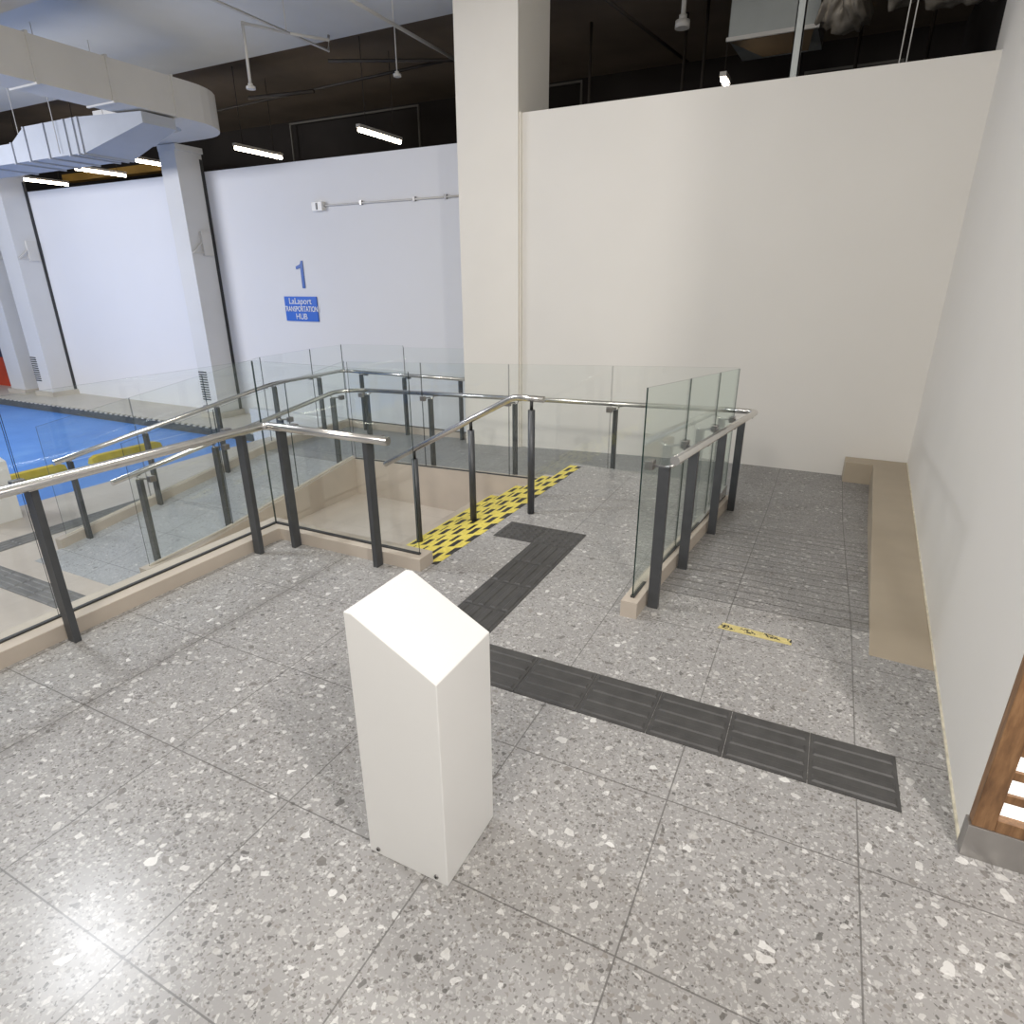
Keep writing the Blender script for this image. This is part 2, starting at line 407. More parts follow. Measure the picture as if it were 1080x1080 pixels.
def pillar(name, x0, x1, y0, y1, label, vent=True):
    t = thing(name, label, 'pillar', ((x0+x1)/2, (y0+y1)/2, ZL)); t['group'] = 'pillars along the left wall'
    bm = B(); box(bm, x0, x1, y0, y1, ZL, 3.86)
    # small flare at the head
    prism(bm, [(x0, y0-.01), (x1+.05, y0-.01), (x1+.05, y1), (x0, y1)], 3.78, 3.87)
    part('shaft', bm, M['colgrey'], t)
    bm = B(); box(bm, x0-.06, x1+.07, y0-.06, y1, ZL, ZL+.10); part('plinth_base', bm, M['curbtop'], t)
    bm = B()
    cx = x0 + .12
    for k in range(12): box(bm, cx - .11, cx + .10, y0-.012, y0+.005, -.42 + k*.047, -.42 + k*.047 + .02)
    if vent: part('vent_grille', bm, M['black'], t)
    else: bm.free()
    bm = B(); box(bm, x1, x1+.05, y1-.30, y1-.1, 2.15, 2.55); beam(bm, (x1+.02, y0+.03, 2.2), (x1+.03, y1-.15, 2.5), .02, .02)
    beam(bm, (x1+.02, y0+.02, 2.2), (x1+.02, y1-.1, 2.2), .02, .02)
    part('bracket', bm, M['duct'], t)
    bm = B(); box(bm, x1-.02, x1+.012, y1-.06, y1+.0, ZL, 3.7); part('edge_shadow_strip', bm, M['gasket'], t)  # black strip stands in for the shadow gap between pillar and wall
pillar('pillar', -10.68, -10.28, 7.98, 8.5, 'grey-white pillar with a louvred vent, nearest to the blue wall sign')
pillar('pillar', -16.35, -15.78, 7.98, 8.5, 'second grey-white pillar from the blue sign, louvred vent at its foot')
pillar('pillar', -17.35, -16.75, 7.9, 8.5, 'leftmost pale pillar beside the red panel at the edge of the picture', False)

# ------------------------------------------------------------------ ducts
def sweep_rect(bm, path, hw, z0, z1):
    """rectangular duct along plan path, half width hw"""
    P2 = [Vector((x, y)) for x, y in path]; rings = []
    for i, p in enumerate(P2):
        if i == 0: d = P2[1] - p
        elif i == len(P2) - 1: d = p - P2[i-1]
        else: d = (p - P2[i-1]).normalized() + (P2[i+1] - p).normalized()
        d.normalize(); s = Vector((d.y, -d.x))
        a, b = p + s * hw, p - s * hw
        rings.append([bm.verts.new((a.x, a.y, z0)), bm.verts.new((b.x, b.y, z0)), bm.verts.new((b.x, b.y, z1)), bm.verts.new((a.x, a.y, z1))])
    for a, b in zip(rings, rings[1:]):
        for k in range(4): bm.faces.new([a[k], a[(k+1) % 4], b[(k+1) % 4], b[k]])
    bm.faces.new(rings[0]); bm.faces.new(rings[-1][::-1])
t = thing('air_duct', 'large cream air duct running overhead and curving round above the pillar', 'duct', (-8.9, 5., 3.86))
path = [(-8.92, -2.), (-8.92, 7.1)] + [(-9.55 + .63*math.cos(a), 7.15 + .63*math.sin(a)) for a in [PI/2*k/8 for k in range(1, 9)]] + [(-11.5, 7.78)]
bm = B(); sweep_rect(bm, path, .27, 3.88, 4.36); part('duct_casing', bm, M['duct'], t)
for y in (.3, 1.5, 2.7, 3.9, 5.05, 5.95, 6.85):
    bm = B(); box(bm, -9.21, -8.63, y, y+.03, 3.86, 4.38); part('flange', bm, M['duct'], t)
t = thing('air_duct', 'lower pale bluish air duct running along the left wall beneath the cream duct', 'duct', (-12, 6.5, 3.4))
bm = B(); box(bm, -11.1, -9.75, 6.15, 6.85, 3.42, 3.86)
prism(bm, [(-9.75, 6.15), (-8.70, 6.35), (-8.70, 6.85), (-9.75, 6.85)], lambda x, y: 3.42 if x < -9 else 3.72, 3.855)
prism(bm, [(-11.5, 6.15), (-11.1, 6.15), (-11.1, 6.85), (-11.5, 6.85)], 3.42, lambda x, y: 3.86 if x > -11.2 else 3.68)
box(bm, -20, -11.5, 6.15, 6.85, 3.42, 3.68)
part('duct_casing', bm, M['ductcool'], t)
for x in (-9.78, -9.9, -10.1, -10.6, -11.1, -11.5, -12.3, -13.5):
    h = 3.857 if x > -11.3 else 3.69
    bm = B(); box(bm, x-.015, x+.015, 6.13, 6.87, 3.40, h); part('flange', bm, M['ductcool'], t)
for x in (-10.3, -12.6):
    for y in (6.12, 6.88):
        bm = B(); tube(bm, [(x, y, 3.45), (x, y, 5.02)], .006, 6); part('hanger_rod', bm, M['pipe'], t)
bm = B(); box(bm, -12, -7.0, 4.2, 4.95, 4.52, 4.998)
tag(obj('air_duct', bm, M['duct'], bevel=.01), 'cream air duct tight under the ceiling at the top left corner', 'duct')
# grey duct and foil sleeves above the right-hand back wall
t = thing('air_duct', 'grey box duct with tan underside hanging above the back wall', 'duct', (-1.1, 9, 4.2))
bm = B(); prism(bm, [(-1.62, 9.), (-.66, 9.), (-.66, 10.2), (-1.62, 10.2)], lambda x, y: 4.36 if y < 9.1 else 4.45, 5.25)
part('duct_casing', bm, M['ductgrey'], t)
bm = B(); prism(bm, [(-1.60, 9.02), (-.70, 9.02), (-.78, 9.7), (-1.30, 9.7)], lambda x, y: 4.34 if y < 9.1 else 4.33, lambda x, y: 4.37)
part('duct_underside', bm, simple('tan_board', (.20, .14, .08), .8), t)
bm = B(); box(bm, -1.64, -.64, 8.97, 9.0, 4.34, 4.38); part('flange', bm, M['pipe'], t)
def sleeve(bm, pts, r, seed):
    rnd = random.Random(seed); pts = [Vector(p) for p in pts]; rings = []
    n = 30; L = len(pts)
    fine = []
    for a, b in zip(pts, pts[1:]):
        for k in range(8): fine.append(a.lerp(b, k/8))
    fine.append(pts[-1])
    for i, p in enumerate(fine):
        d = (fine[min(i+1, len(fine)-1)] - fine[max(i-1, 0)]).normalized()
        s = d.cross(Vector((0, 0, 1))).normalized(); u = s.cross(d)
        rr = r * (1 + .10 * math.sin(i * 1.9))
        rings.append([bm.verts.new(p + (s*math.cos(q)*1.15 + u*math.sin(q)*.8) * rr * (1 + rnd.uniform(-.05, .05) + .08*math.sin(3*q+i*.7) + .05*math.sin(7*q-i))) for q in [2*PI*k/n for k in range(n)]])
    for a, b in zip(rings, rings[1:]):
        for k in range(n): bm.faces.new([a[k], a[(k+1) % n], b[(k+1) % n], b[k]]).smooth = True
    bm.faces.new(rings[0][::-1]); bm.faces.new(rings[-1])
for i, (pts, r, lb) in enumerate([
    ([(-.60, 9.0, 4.56), (-.38, 9.0, 4.44), (-.2, 8.95, 4.5)], .23, 'crumpled foil duct sleeve hanging right beside the grey box duct'),
    ([(.0, 8.5, 4.40), (.35, 8.5, 4.44), (.75, 8.4, 4.50)], .17, 'long crumpled foil duct sleeve in the middle above the back wall'),
    ([(.35, 8.1, 4.25), (.72, 8.0, 4.20), (1.05, 7.95, 4.25)], .18, 'crumpled foil duct sleeve near the right wall above the back wall')]):
    bm = B(); sleeve(bm, pts, r, i); tag(obj('duct_sleeve', bm, M['foil']), lb, 'duct', 'foil duct sleeves')
bm = B()   # strut rising from the wall top
box(bm, -.715, -.64, 7.165, 7.20, 3.2, 5.3); box(bm, -.715, -.705, 7.165, 7.24, 3.2, 5.3); box(bm, -.65, -.64, 7.165, 7.24, 3.2, 5.3)
tag(obj('steel_strut', bm, M['ductgrey']), 'upright grey steel channel rising behind the back wall to the ceiling', 'strut')

# hanging frames and dark uprights in the void
def frame(x0, x1, z0, z1, y, label):
    bm = B(); w = .035
    box(bm, x0, x1, y, y+.04, z1-w, z1); box(bm, x1-w, x1, y, y+.04, z0, z1-w); box(bm, x0, x0+w, y, y+.04, z0, z1-w)
    tag(obj('hanging_frame', bm, simple('grey_frame_paint', (.16, .15, .13), .7)), label, 'frame', 'thin frames in the dark void')
frame(-12.3, -8.6, 3.8, 5.22, 12.8, 'thin grey rectangular frame in the dark void above the left wall near the pillar lamp')
frame(-6.6, -4.9, 3.8, 5.22, 12.8, 'thin grey rectangular frame in the dark void just right of the big column')
frame(-1.0, .35, 3.6, 4.75, 12.3, 'thin grey rectangular frame in the dark void under the foil sleeves')
for i, x in enumerate((-3.9, -2.55, -2.2, -.95, -.25, .55)):
    bm = B(); tube(bm, [(x, 10.5 + .3*(i % 2), 2.5), (x, 10.5 + .3*(i % 2), 5.3)], .022, 8)
    tag(obj('hanger_rod', bm, M['pipedark']), 'dark ceiling hanger rod above the back wall, %s in the row from the big column' % ['first', 'second', 'third', 'fourth', 'fifth', 'sixth'][i], 'rod', 'dark hanger rods above the back wall')
bm = B()
for x in (.18, .24): tube(bm, [(x, 7.9, 3.3), (x + .02, 7.9, 5.0)], .006, 6)
tag(obj('hanger_wire', bm, M['pipe']), 'pair of thin pale hanger wires above the right part of the back wall', 'wire')

# ------------------------------------------------------------------ lamps
def batten(x, y, label, L=1.15, z=4.0):
    t = thing('batten_lamp', label, 'lamp', (x, y, z), 'lit tube lamps in the dark void')
    bm = B(); box(bm, x-.04, x+.04, y, y+L, z+.03, z+.08); part('housing', bm, M['pipe'], t)
    bm = B(); tube(bm, [(x, y+.02, z), (x, y+L-.02, z)], .03, 10); part('tube', bm, M['tube'], t, label='glowing warm white tube')
    for yy in ((y+.2, y+L-.2) if L > 1 else (y+.1,)):
        bm = B(); tube(bm, [(x, yy, z+.08), (x, yy, 5.3)], .006, 6); part('hanger', bm, M['pipedark'], t)
for x, y, lb in [(-7.33, 9.15, 'lit tube lamp over the left wall, nearest to the big column'), (-10.28, 9.25, 'lit tube lamp over the left wall, just right of the pillar head'),
                 (-13.05, 9.2, 'lit tube lamp half hidden behind the left side of the pillar head'), (-15.1, 9.2, 'lit tube lamp under the low duct beside the ochre beam'),
                 (-17.7, 9.4, 'leftmost lit tube lamp above the far left wall'), (-1.66, 9.1, 'small lit lamp peeping over the back wall beneath the grey box duct')]:
    batten(x, y, lb, L=1.15 if x < -5 else .35, z=4.0 if x < -5 else 4.0)
bm = B(); box(bm, -18.5, -14.2, 10.9, 11.15, 4.15, 4.32)
tag(obj('ceiling_beam', bm, M['yellowbeam']), 'ochre yellow beam lit by the lamps under the low duct', 'beam')

# ------------------------------------------------------------------ pipes and sprinklers
def pipe(pts, r, label, mat='pipe', group='ceiling pipes', clips=()):
    t = thing('ceiling_pipe', label, 'pipe', pts[0], group)
    bm = B(); tube(bm, pts, r, 10); part('pipe_run', bm, M[mat], t)
    for c in clips:
        bm = B(); tube(bm, [c, (c[0], c[1], 5.02)], .006, 6); part('hanger', bm, M[mat], t)
pipe([(-5.26, 3.5, 4.6), (-5.28, 8.9, 4.6)], .021, 'pale ceiling pipe running back toward the left edge of the big column', clips=[(-5.27, 5, 4.6), (-5.27, 7.4, 4.6)])
pipe([(-6.60, 3.5, 4.6), (-6.60, 7.75, 4.6), (-6.60, 7.78, 4.78)], .019, 'pale ceiling pipe that ends in a short upturn left of the big column', clips=[(-6.6, 5.5, 4.6), (-6.6, 7.0, 4.6)])
pipe([(-6.85, 6.53, 4.6), (-6.60, 7.05, 4.6), (-6.32, 7.45, 4.6)], .018, 'short pale branch pipe feeding the hanging sprinkler', clips=[])
pipe([(-12, 10.2, 4.9), (-4.5, 9.6, 4.9)], .022, 'dark brown pipe crossing the void above the left wall', 'pipedark')
pipe([(-7.6, 8.9, 4.9), (-4.6, 10.4, 4.9)], .025, 'dark pipe with a stub bend beside the big column', 'pipedark')
pipe([(-9.7, 9.2, 4.7), (-8.4, 9.4, 4.7)], .03, 'short dark pipe arm in the void left of the sprinkler drop', 'pipedark')
pipe([(-3.2, 8.7, 5.0), (-2.75, 11.9, 5.0)], .022, 'dark pipe slanting down beyond the right side of the big column', 'pipedark')
def sprinkler(x, y, z0, z1, label, r=.018):
    t = thing('sprinkler', label, 'sprinkler', (x, y, z0), 'hanging sprinkler heads')
    bm = B(); tube(bm, [(x, y, z0+.05), (x, y, z1)], r, 10); part('drop_pipe', bm, M['pipe'], t)
    bm = B(); tube(bm, [(x, y, z0), (x, y, z0+.03)], .055, 14); tube(bm, [(x, y, z0+.03), (x, y, z0+.06)], .03, 12); part('head', bm, M['pipe'], t)
sprinkler(-6.85, 6.55, 3.93, 4.61, 'white sprinkler drop with a box head hanging near the cream duct')
sprinkler(-5.9, 8.3, 4.35, 5.0, 'small thin sprinkler drop close to the big column', .008)
t = thing('ceiling_speaker', 'pale round pendant device hanging in the void above the back wall', 'ceiling device', (-2.25, 9.3, 4.7))
bm = B(); tube(bm, [(-2.25, 9.3, 4.65), (-2.25, 9.3, 4.73)], .09, 18); tube(bm, [(-2.25, 9.3, 4.73), (-2.25, 9.3, 4.79)], .05, 14); part('body', bm, M['pipe'], t)
bm = B(); tube(bm, [(-2.25, 9.3, 4.79), (-2.25, 9.3, 5.3)], .03, 10); part('stem', bm, M['pipe'], t)
# ------------------------------------------------------------------ wall sign, numeral, junction box
def text_mesh(txt, size, mat, x, y, z, parent, name, xs=1., center=True, bold=0.):
    cu = bpy.data.curves.new(name, 'FONT'); cu.body = txt; cu.size = size; cu.extrude = .002; cu.offset = bold
    cu.align_x = 'CENTER' if center else 'LEFT'; cu.align_y = 'CENTER'
    tmp = bpy.data.objects.new('tmp', cu); C.objects.link(tmp)
    dg = bpy.context.evaluated_depsgraph_get(); dg.update()
    me = bpy.data.meshes.new_from_object(tmp.evaluated_get(dg)); bpy.data.objects.remove(tmp)
    me.name = name
    me.transform(Matrix.Translation((x, y, z)) @ Matrix.Rotation(PI/2, 4, 'X') @ Matrix.Diagonal((xs, 1, 1, 1)))
    if parent is not None: me.transform(Matrix.Translation(-parent.location))
    me.materials.clear(); me.materials.append(mat)
    o = bpy.data.objects.new(name, me); C.objects.link(o)
    if parent is not None: o.parent = parent
    return o
SX, SZ = -8.36, 1.26
t = thing('wall_sign', 'blue rectangular sign with three lines of white lettering on the left wall', 'sign', (SX, 8.48, SZ))
bm = B(); box(bm, SX-.37, SX+.37, 8.475, 8.498, SZ-.205, SZ+.205); part('sign_panel', bm, M['blue'], t)
text_mesh('LaLaport', .145, M['lettering'], SX, 8.470, SZ+.125, t, 'lettering', 1.0)
text_mesh('TRANSPORTATION', .125, M['lettering'], SX, 8.470, SZ-.005, t, 'lettering', .72, bold=.001)
text_mesh('HUB', .14, M['lettering'], SX, 8.470, SZ-.13, t, 'lettering', .95)
bm = B()
q = [(.0, 0), (.06, 0), (.06, .44), (.025, .44), (-.0, .385), (-.10, .35), (-.10, .305), (-.03, .32), (.0, .34)]
nx, nz = -8.28, 1.60
lo = [bm.verts.new((nx+a, 8.498, nz+b)) for a, b in q]; hi = [bm.verts.new((nx+a, 8.485, nz+b)) for a, b in q]
bm.faces.new(lo); bm.faces.new(hi[::-1])
for i in range(len(q)): bm.faces.new([lo[i], lo[(i+1) % len(q)], hi[(i+1) % len(q)], hi[i]])
tag(obj('numeral_sign', bm, M['bluedk']), 'large blue numeral one on the left wall above the blue sign', 'numeral')
t = thing('junction_box', 'small white electrical box on the left wall at the end of the conduit', 'electrical box', (-7.75, 8.46, 2.82))
bm = B(); box(bm, -7.82, -7.60, 8.42, 8.5, 2.77, 2.91); part('box_body', bm, M['white'], t, .008)
bm = B(); box(bm, -7.725, -7.695, 8.412, 8.42, 2.79, 2.89); part('switch', bm, M['post'], t)
t = thing('conduit', 'thin grey conduit running level along the left wall to the big column', 'conduit', (-6, 8.48, 2.86))
bm = B(); tube(bm, [(-7.6, 8.475, 2.85), (-4.4, 8.475, 2.85)], .014, 8); part('pipe_run', bm, M['duct'], t)
for x in (-6.85, -5.85, -5.3):
    bm = B(); box(bm, x-.02, x+.02, 8.455, 8.5, 2.825, 2.885); part('clip', bm, M['clamp'], t)
bm = B(); box(bm, -20.0, -18.1, 8.38, 8.44, ZL, -.03); box(bm, -20.0, -18.1, 8.37, 8.44, -.03, .5)
o = obj('display_panel', bm, [M['red'], M['navy']])
for f in o.data.polygons:
    if f.index >= 6: f.material_index = 1
tag(o, 'red and dark blue display panel against the far left wall', 'panel')

# ------------------------------------------------------------------ wheel stops, lower plinth, lower tactile strips
for x, y0, y1, lb in [(-9.85, 3.66, 4.86, 'yellow rubber wheel stop on the blue road, nearer of the two'), (-9.82, 5.22, 6.36, 'yellow rubber wheel stop on the blue road, farther of the two')]:
    bm = B()
    sec = [(-.10, 0), (.10, 0), (.10, .05), (.055, .13), (-.055, .13), (-.10, .05)]
    r = [[bm.verts.new((x + a*(.75 if e in (0, 3) and b > .02 else 1), yy + (0), ZR + b*(.75 if e in (0, 3) else 1))) for a, b in sec] for e, yy in enumerate((y0, y0+.09, y1-.09, y1))]
    for a, b in zip(r, r[1:]):
        for k in range(6): bm.faces.new([a[k], a[(k+1) % 6], b[(k+1) % 6], b[k]])
    bm.faces.new(r[0]); bm.faces.new(r[-1][::-1])
    tag(obj('wheel_stop', bm, M['yellow'], bevel=.01), lb, 'wheel stop', 'yellow wheel stops')

def slanted_plinth(x0, x1, y0, y1, z0, hl, hr, label, flat=.025, screws=True):
    t = thing('plinth', label, 'plinth', ((x0+x1)/2, (y0+y1)/2, z0))
    bm = B(); sec = [(x0, z0), (x1, z0), (x1, z0+hr), (x0+flat, z0+hl), (x0, z0+hl)]
    a = [bm.verts.new((x, y0, z)) for x, z in sec]; b = [bm.verts.new((x, y1, z)) for x, z in sec]
    bm.faces.new(a); bm.faces.new(b[::-1])
    for k in range(5): bm.faces.new([a[k], b[k], b[(k+1) % 5], a[(k+1) % 5]])
    part('body', bm, M['white'], t, .003)
    if screws:
        for sx in (x0+.035, x1-.04):
            bm = B(); tube(bm, [(sx, y0+.002, z0+.022), (sx, y0-.004, z0+.022)], .0075, 12)
            s = part('screw', bm, M['clamp'], t)
            bm = B(); tube(bm, [(sx, y0-.0035, z0+.022), (sx, y0-.006, z0+.022)], .0035, 8); part('screw_head', bm, M['black'], s)
    return t
slanted_plinth(-1.077, -.782, 1.112, 1.405, 0, .880, .733, 'white box plinth with a slanted top standing on the upper terrazzo floor')
slanted_plinth(-8.25, -7.80, 2.95, 3.30, ZL, .80, .66, 'white slant-topped plinth on the lower beige floor behind the left glass', screws=False)

def strip(name, x0, x1, y0, y1, z, n, along, label, mat, blister=0):
    t = thing(name, label, 'tactile paving', ((x0+x1)/2, (y0+y1)/2, z))
    for k in range(n):
        if along == 'X': a, b, c, d = x0+(x1-x0)*k/n, x0+(x1-x0)*(k+1)/n, y0, y1
        else: a, b, c, d = x0, x1, y0+(y1-y0)*k/n, y0+(y1-y0)*(k+1)/n
        tile(t, a, b, c, d, z, along, mat, False)
    return t
def tile(t, a, b, c, d, z, along, mat, blister):
    bm = B(); g = .0015
    box(bm, a+g, b-g, c+g, d-g, z, z+.004)
    if blister:
        for i in range(6):
            for j in range(6):
                x, y = a+(b-a)*(i+.5)/6, c+(d-c)*(j+.5)/6
                bmesh.ops.create_cone(bm, cap_ends=True, segments=10, radius1=.016, radius2=.009, depth=.005, matrix=Matrix.Translation((x, y, z+.0062)))
    else:
        for i in range(4):
            if along == 'X':
                y = c+(d-c)*(i+.5)/4; v, f = box(bm, a+.012, b-.012, y-.022, y+.022, z+.003, z+.009)
            else:
                x = a+(b-a)*(i+.5)/4; v, f = box(bm, x-.022, x+.022, c+.012, d-.012, z+.003, z+.009)
            cx = sum(q.co.x for q in v)/8; cy = sum(q.co.y for q in v)/8
            for q in v[4:]: q.co.x += (.008 if q.co.x < cx else -.008); q.co.y += (.008 if q.co.y < cy else -.008)
    part('blister_tile' if blister else 'ribbed_tile', bm, mat, t)
strip('tactile_strip', -1.625, .475, 2.04, 2.337, 0, 7, 'X', 'charcoal ribbed tactile strip running from the white plinth toward the right wall', M['tact'])
t = strip('tactile_strip', -1.650, -1.350, 2.339, 3.59, 0, 4, 'Y', 'charcoal tactile strip leading from the plinth to a dotted end by the stairs', M['tact'])
tile(t, -1.650, -1.350, 3.59, 3.89, 0, 'X', M['tact'], True); tile(t, -1.954, -1.652, 3.59, 3.89, 0, 'X', M['tact'], True)
strip('tactile_strip', -8.1, -3.6, 2.26, 2.50, ZL, 15, 'X', 'grey ribbed tactile strip crossing the lower beige floor toward the front glass', M['tactfar'])
strip('tactile_strip', -7.22, -6.96, 2.55, 7.0, ZL, 15, 'Y', 'grey ribbed tactile strip on the lower floor beside the blue road', M['tactfar'])

# ------------------------------------------------------------------ railings
GT = .0075
def pane(t, a, b, za0, zb0, za1, zb1):
    """glass panel between plan points a, b; bottom za0/zb0, top za1/zb1"""
    a, b = Vector((*a, 0)), Vector((*b, 0)); d = (b-a).normalized(); n = Vector((-d.y, d.x, 0)) * GT/2
    a2, b2 = a + d*.004, b - d*.004
    bm = B(); q = []
    for s in (1, -1):
        q.append([bm.verts.new(Vector((p.x, p.y, z)) + n*s) for p, z in ((a2, za0), (b2, zb0), (b2, zb1), (a2, za1))])
    bm.faces.new(q[0]); bm.faces.new(q[1][::-1])
    for k in range(4): bm.faces.new([q[0][k], q[0][(k+1) % 4], q[1][(k+1) % 4], q[1][k]])
    o = part('glass_panel', bm, [M['glass'], M['gedge'], M['gedgel']], t)
    for f in o.data.polygons:
        if f.index >= 2: f.material_index = 1
    if True:
        o.data.polygons[4].material_index = 1
    return o
def shoe(t, a, b, za, zb, m='gasket'):
    bm = B(); beam(bm, (*a, za), (*b, zb), .022, .014); part('base_gasket', bm, M[m], t)
def post(t, p, z0, d, h=.82, rail=None, glass=None, w=.062, th=.034, clampz=.76):
    """flat-bar post at plan p, wide across the run (perpendicular to d)"""
    d = Vector((d[0], d[1], 0)).normalized(); n = Vector((-d.y, d.x, 0)); c = Vector((p[0], p[1], 0))
    bm = B()
    def bar(cc, ww, tt, a, b):
        v = []
        for z in (a, b): v.append([bm.verts.new(cc + n*x*ww/2 + d*y*tt/2 + Vector((0, 0, z))) for x, y in ((-1,-1),(1,-1),(1,1),(-1,1))])
        bm.faces.new(v[0][::-1]); bm.faces.new(v[1])
        for k in range(4): bm.faces.new([v[0][k], v[0][(k+1) % 4], v[1][(k+1) % 4], v[1][k]])
    bar(c, w, th, z0, z0+h)
    o = part('post', bm, M['post'], t, .003)
    if rail is not None:
        bm = B(); r = Vector(rail)
        tube(bm, [(c.x, c.y, z0+h-.004), (c.x*.4+r.x*.6, c.y*.4+r.y*.6, z0+h+.004), (r.x, r.y, r.z-.016)], .008, 8)
        beam(bm, (r.x-d.x*.03, r.y-d.y*.03, r.z-.022), (r.x+d.x*.03, r.y+d.y*.03, r.z-.022), .03, .006)
        part('rail_bracket', bm, M['steel'], o)
    if glass is not None:
        g = Vector((glass[0], glass[1], 0))
        bm = B(); cz = z0+clampz+.055
        beam(bm, (g - d*.028) + Vector((0, 0, cz)), (g + d*.028) + Vector((0, 0, cz)), .045, .05)
        beam(bm, g + Vector((0, 0, cz)), c + Vector((0, 0, cz)), .014, .014)
        part('glass_clamp', bm, M['clamp'], o, .003)
    return o
def rail(t, pts, r=.024, cr=.07):
    bm = B(); tube(bm, corner_path(pts, cr), r, 16); return part('handrail', bm, M['steel'], t)

# A: right-hand railing along the first ramp
t = thing('glass_railing', 'glass railing with steel handrail between the landing and the right ramp', 'railing', (-.7, 4.2, 0), 'glass railings around the ramp and stairs')
ja = [2.955, 3.83, 4.71, 5.50]
gz = lambda y: gA(y) + .10
gt = lambda y: 1.236 - .083 * (y - 2.955)
for a, b in zip(ja, ja[1:]):
    pane(t, (glx(a), a), (glx(b), b), gz(a) - .012, gz(b) - .012, gt(a), gt(b)); shoe(t, (glx(a), a), (glx(b), b), gz(a), gz(b))
dA = (.0466, 1)
rx = lambda y: -.596 + .0466 * (y - 3.0); rz = lambda y: .878 - .0885 * (y - 3.0)
for y, jg in ((3.075, 3.10), (3.72, 3.83), (4.60, 4.71), (5.39, 5.42)):
    px = -.659 + .0466 * (y - 3.07)
    post(t, (px, y), gA(y), dA, h=rz(y) - gA(y) - .05, rail=(rx(y+.03), y+.03, rz(y+.03)), glass=(glx(jg), jg), w=.058, th=.034, clampz=rz(y) - gA(y) - .11)
railA = [(rx(3.0), 3.0, rz(3.0)), (rx(5.69), 5.69, rz(5.69))]

# B: middle railing along the second ramp (above the stairwell wall)
def gy(x): return 5.51 + .034 * (-.63 - x)
t2 = thing('glass_railing', 'long glass railing with steel handrail between the stairwell and the back ramp', 'railing', (-2.7, 5.6, 0), 'glass railings around the ramp and stairs')
jb = [-.63, -1.74, -2.83, -3.92, -4.98]
tb = lambda x: 1.030 + .0430 * (x + .63)
for a, b in zip(jb, jb[1:]):
    pane(t2, (a, gy(a)), (b, gy(b)), gB(a) + .045, gB(b) + .045, tb(a), tb(b)); shoe(t2, (a, gy(a)), (b, gy(b)), gB(a) + .058, gB(b) + .058)
ry = lambda x: gy(x) + .16
rbz = lambda x: .648 + .034 * (x + .5)
for x in (-1.72, -2.81, -3.88, -4.80):
    post(t2, (x, gy(x) + .10), gB(x), (1, 0), h=rbz(x) - gB(x) - .045, rail=(x + .02, ry(x), rbz(x)), glass=(x - (.03 if x > -4.5 else -.0), gy(x)), clampz=rbz(x) - gB(x) - .085)
rail(t, [railA[0], (rx(5.69), 5.69, .640), (-.72, ry(-.72), rbz(-.72))], cr=.10)
rail(t2, [(-.72, ry(-.72), rbz(-.72)), (-4.86, ry(-4.86), rbz(-4.86))])

# C: inner railing of the third ramp
t = thing('glass_railing', 'glass railing along the inner side of the descending left ramp', 'railing', (-5., 4.3, -.5), 'glass railings around the ramp and stairs')
jc = [2.92, 3.82, 4.72, 5.65]
bz = lambda y: -.60 if y < 3.35 else -.60 + .30 * (y - 3.35) / 2.27
tc = lambda y: .848 - .128 * (5.65 - y)
for a, b in zip(jc, jc[1:]):
    pane(t, (-5.01, a), (-5.01, b), bz(a) + .0, bz(b) + .0, tc(a), tc(b)); shoe(t, (-5.01, a), (-5.01, b), bz(a) + .006, bz(b) + .006, 'curbtop')
crz = lambda y: .166 + .1215 * (y - 2.85)
for y in (3.06, 3.84, 4.68, 5.50):
    post(t, (-5.10, y), gC(y), (0, 1), h=crz(y) - gC(y) - .05, rail=(-5.13, y, crz(y)), glass=(-5.01, y + .05), clampz=crz(y) - gC(y) - .10)

rail(t, [(-4.86, ry(-4.86), rbz(-4.86)), (-5.13, 5.60, .500), (-5.13, 2.85, .166)], cr=.12)
# D + E: outer railing of the third ramp and the far landing
t = thing('glass_railing', 'outer glass railing between the left ramp and the blue road', 'railing', (-6.45, 5., -.5), 'glass railings around the ramp and stairs')
jd = [3.03, 3.95, 4.85, 5.72, 6.60, 7.24]
td = lambda y: .834 - max(0, 5.85 - y) * .128
bd = lambda y: gC(min(y, 5.65)) + .09
for a, b in zip(jd, jd[1:]):
    pane(t, (-6.445, a), (-6.445, b), bd(a), bd(b), td(a), td(b)); shoe(t, (-6.445, a), (-6.445, b), bd(a) + .006, bd(b) + .006, 'curbtop')
drz = lambda y: min(.49, .49 - (5.75 - y) * .1285)
for y in (3.19, 3.98, 4.90, 5.80, 6.62):
    post(t, (-6.35, y), gC(y), (0, 1), h=drz(y) - gC(y) - .05, rail=(-6.31, y, drz(y)), glass=(-6.445, y - .06), clampz=drz(y) - gC(y) - .10)
rail(t, [(-6.31, 3.03, drz(3.03)), (-6.31, 5.75, .49), (-6.31, 7.08, .49), (-6.1, 7.08, .49)], cr=.12)
t = thing('glass_railing', 'glass railing closing the far landing beside the big column', 'railing', (-5.3, 7.2, -.37), 'glass railings around the ramp and stairs')
rail(t, [(-6.1, 7.08, .49), (-4.24, 7.08, .49)])
je = [-6.445, -5.32, -4.27]
for a, b in zip(je, je[1:]):
    pane(t, (a, 7.24), (b, 7.24), -.28, -.28, .845, .87); shoe(t, (a, 7.24), (b, 7.24), -.275, -.275)
for x in (-6.02, -5.26, -4.34):
    post(t, (x, 7.13), gB(x) if x > -5 else -.375, (1, 0), h=.82, rail=(x + .02, 7.08, .49), glass=(x, 7.24), clampz=.76)

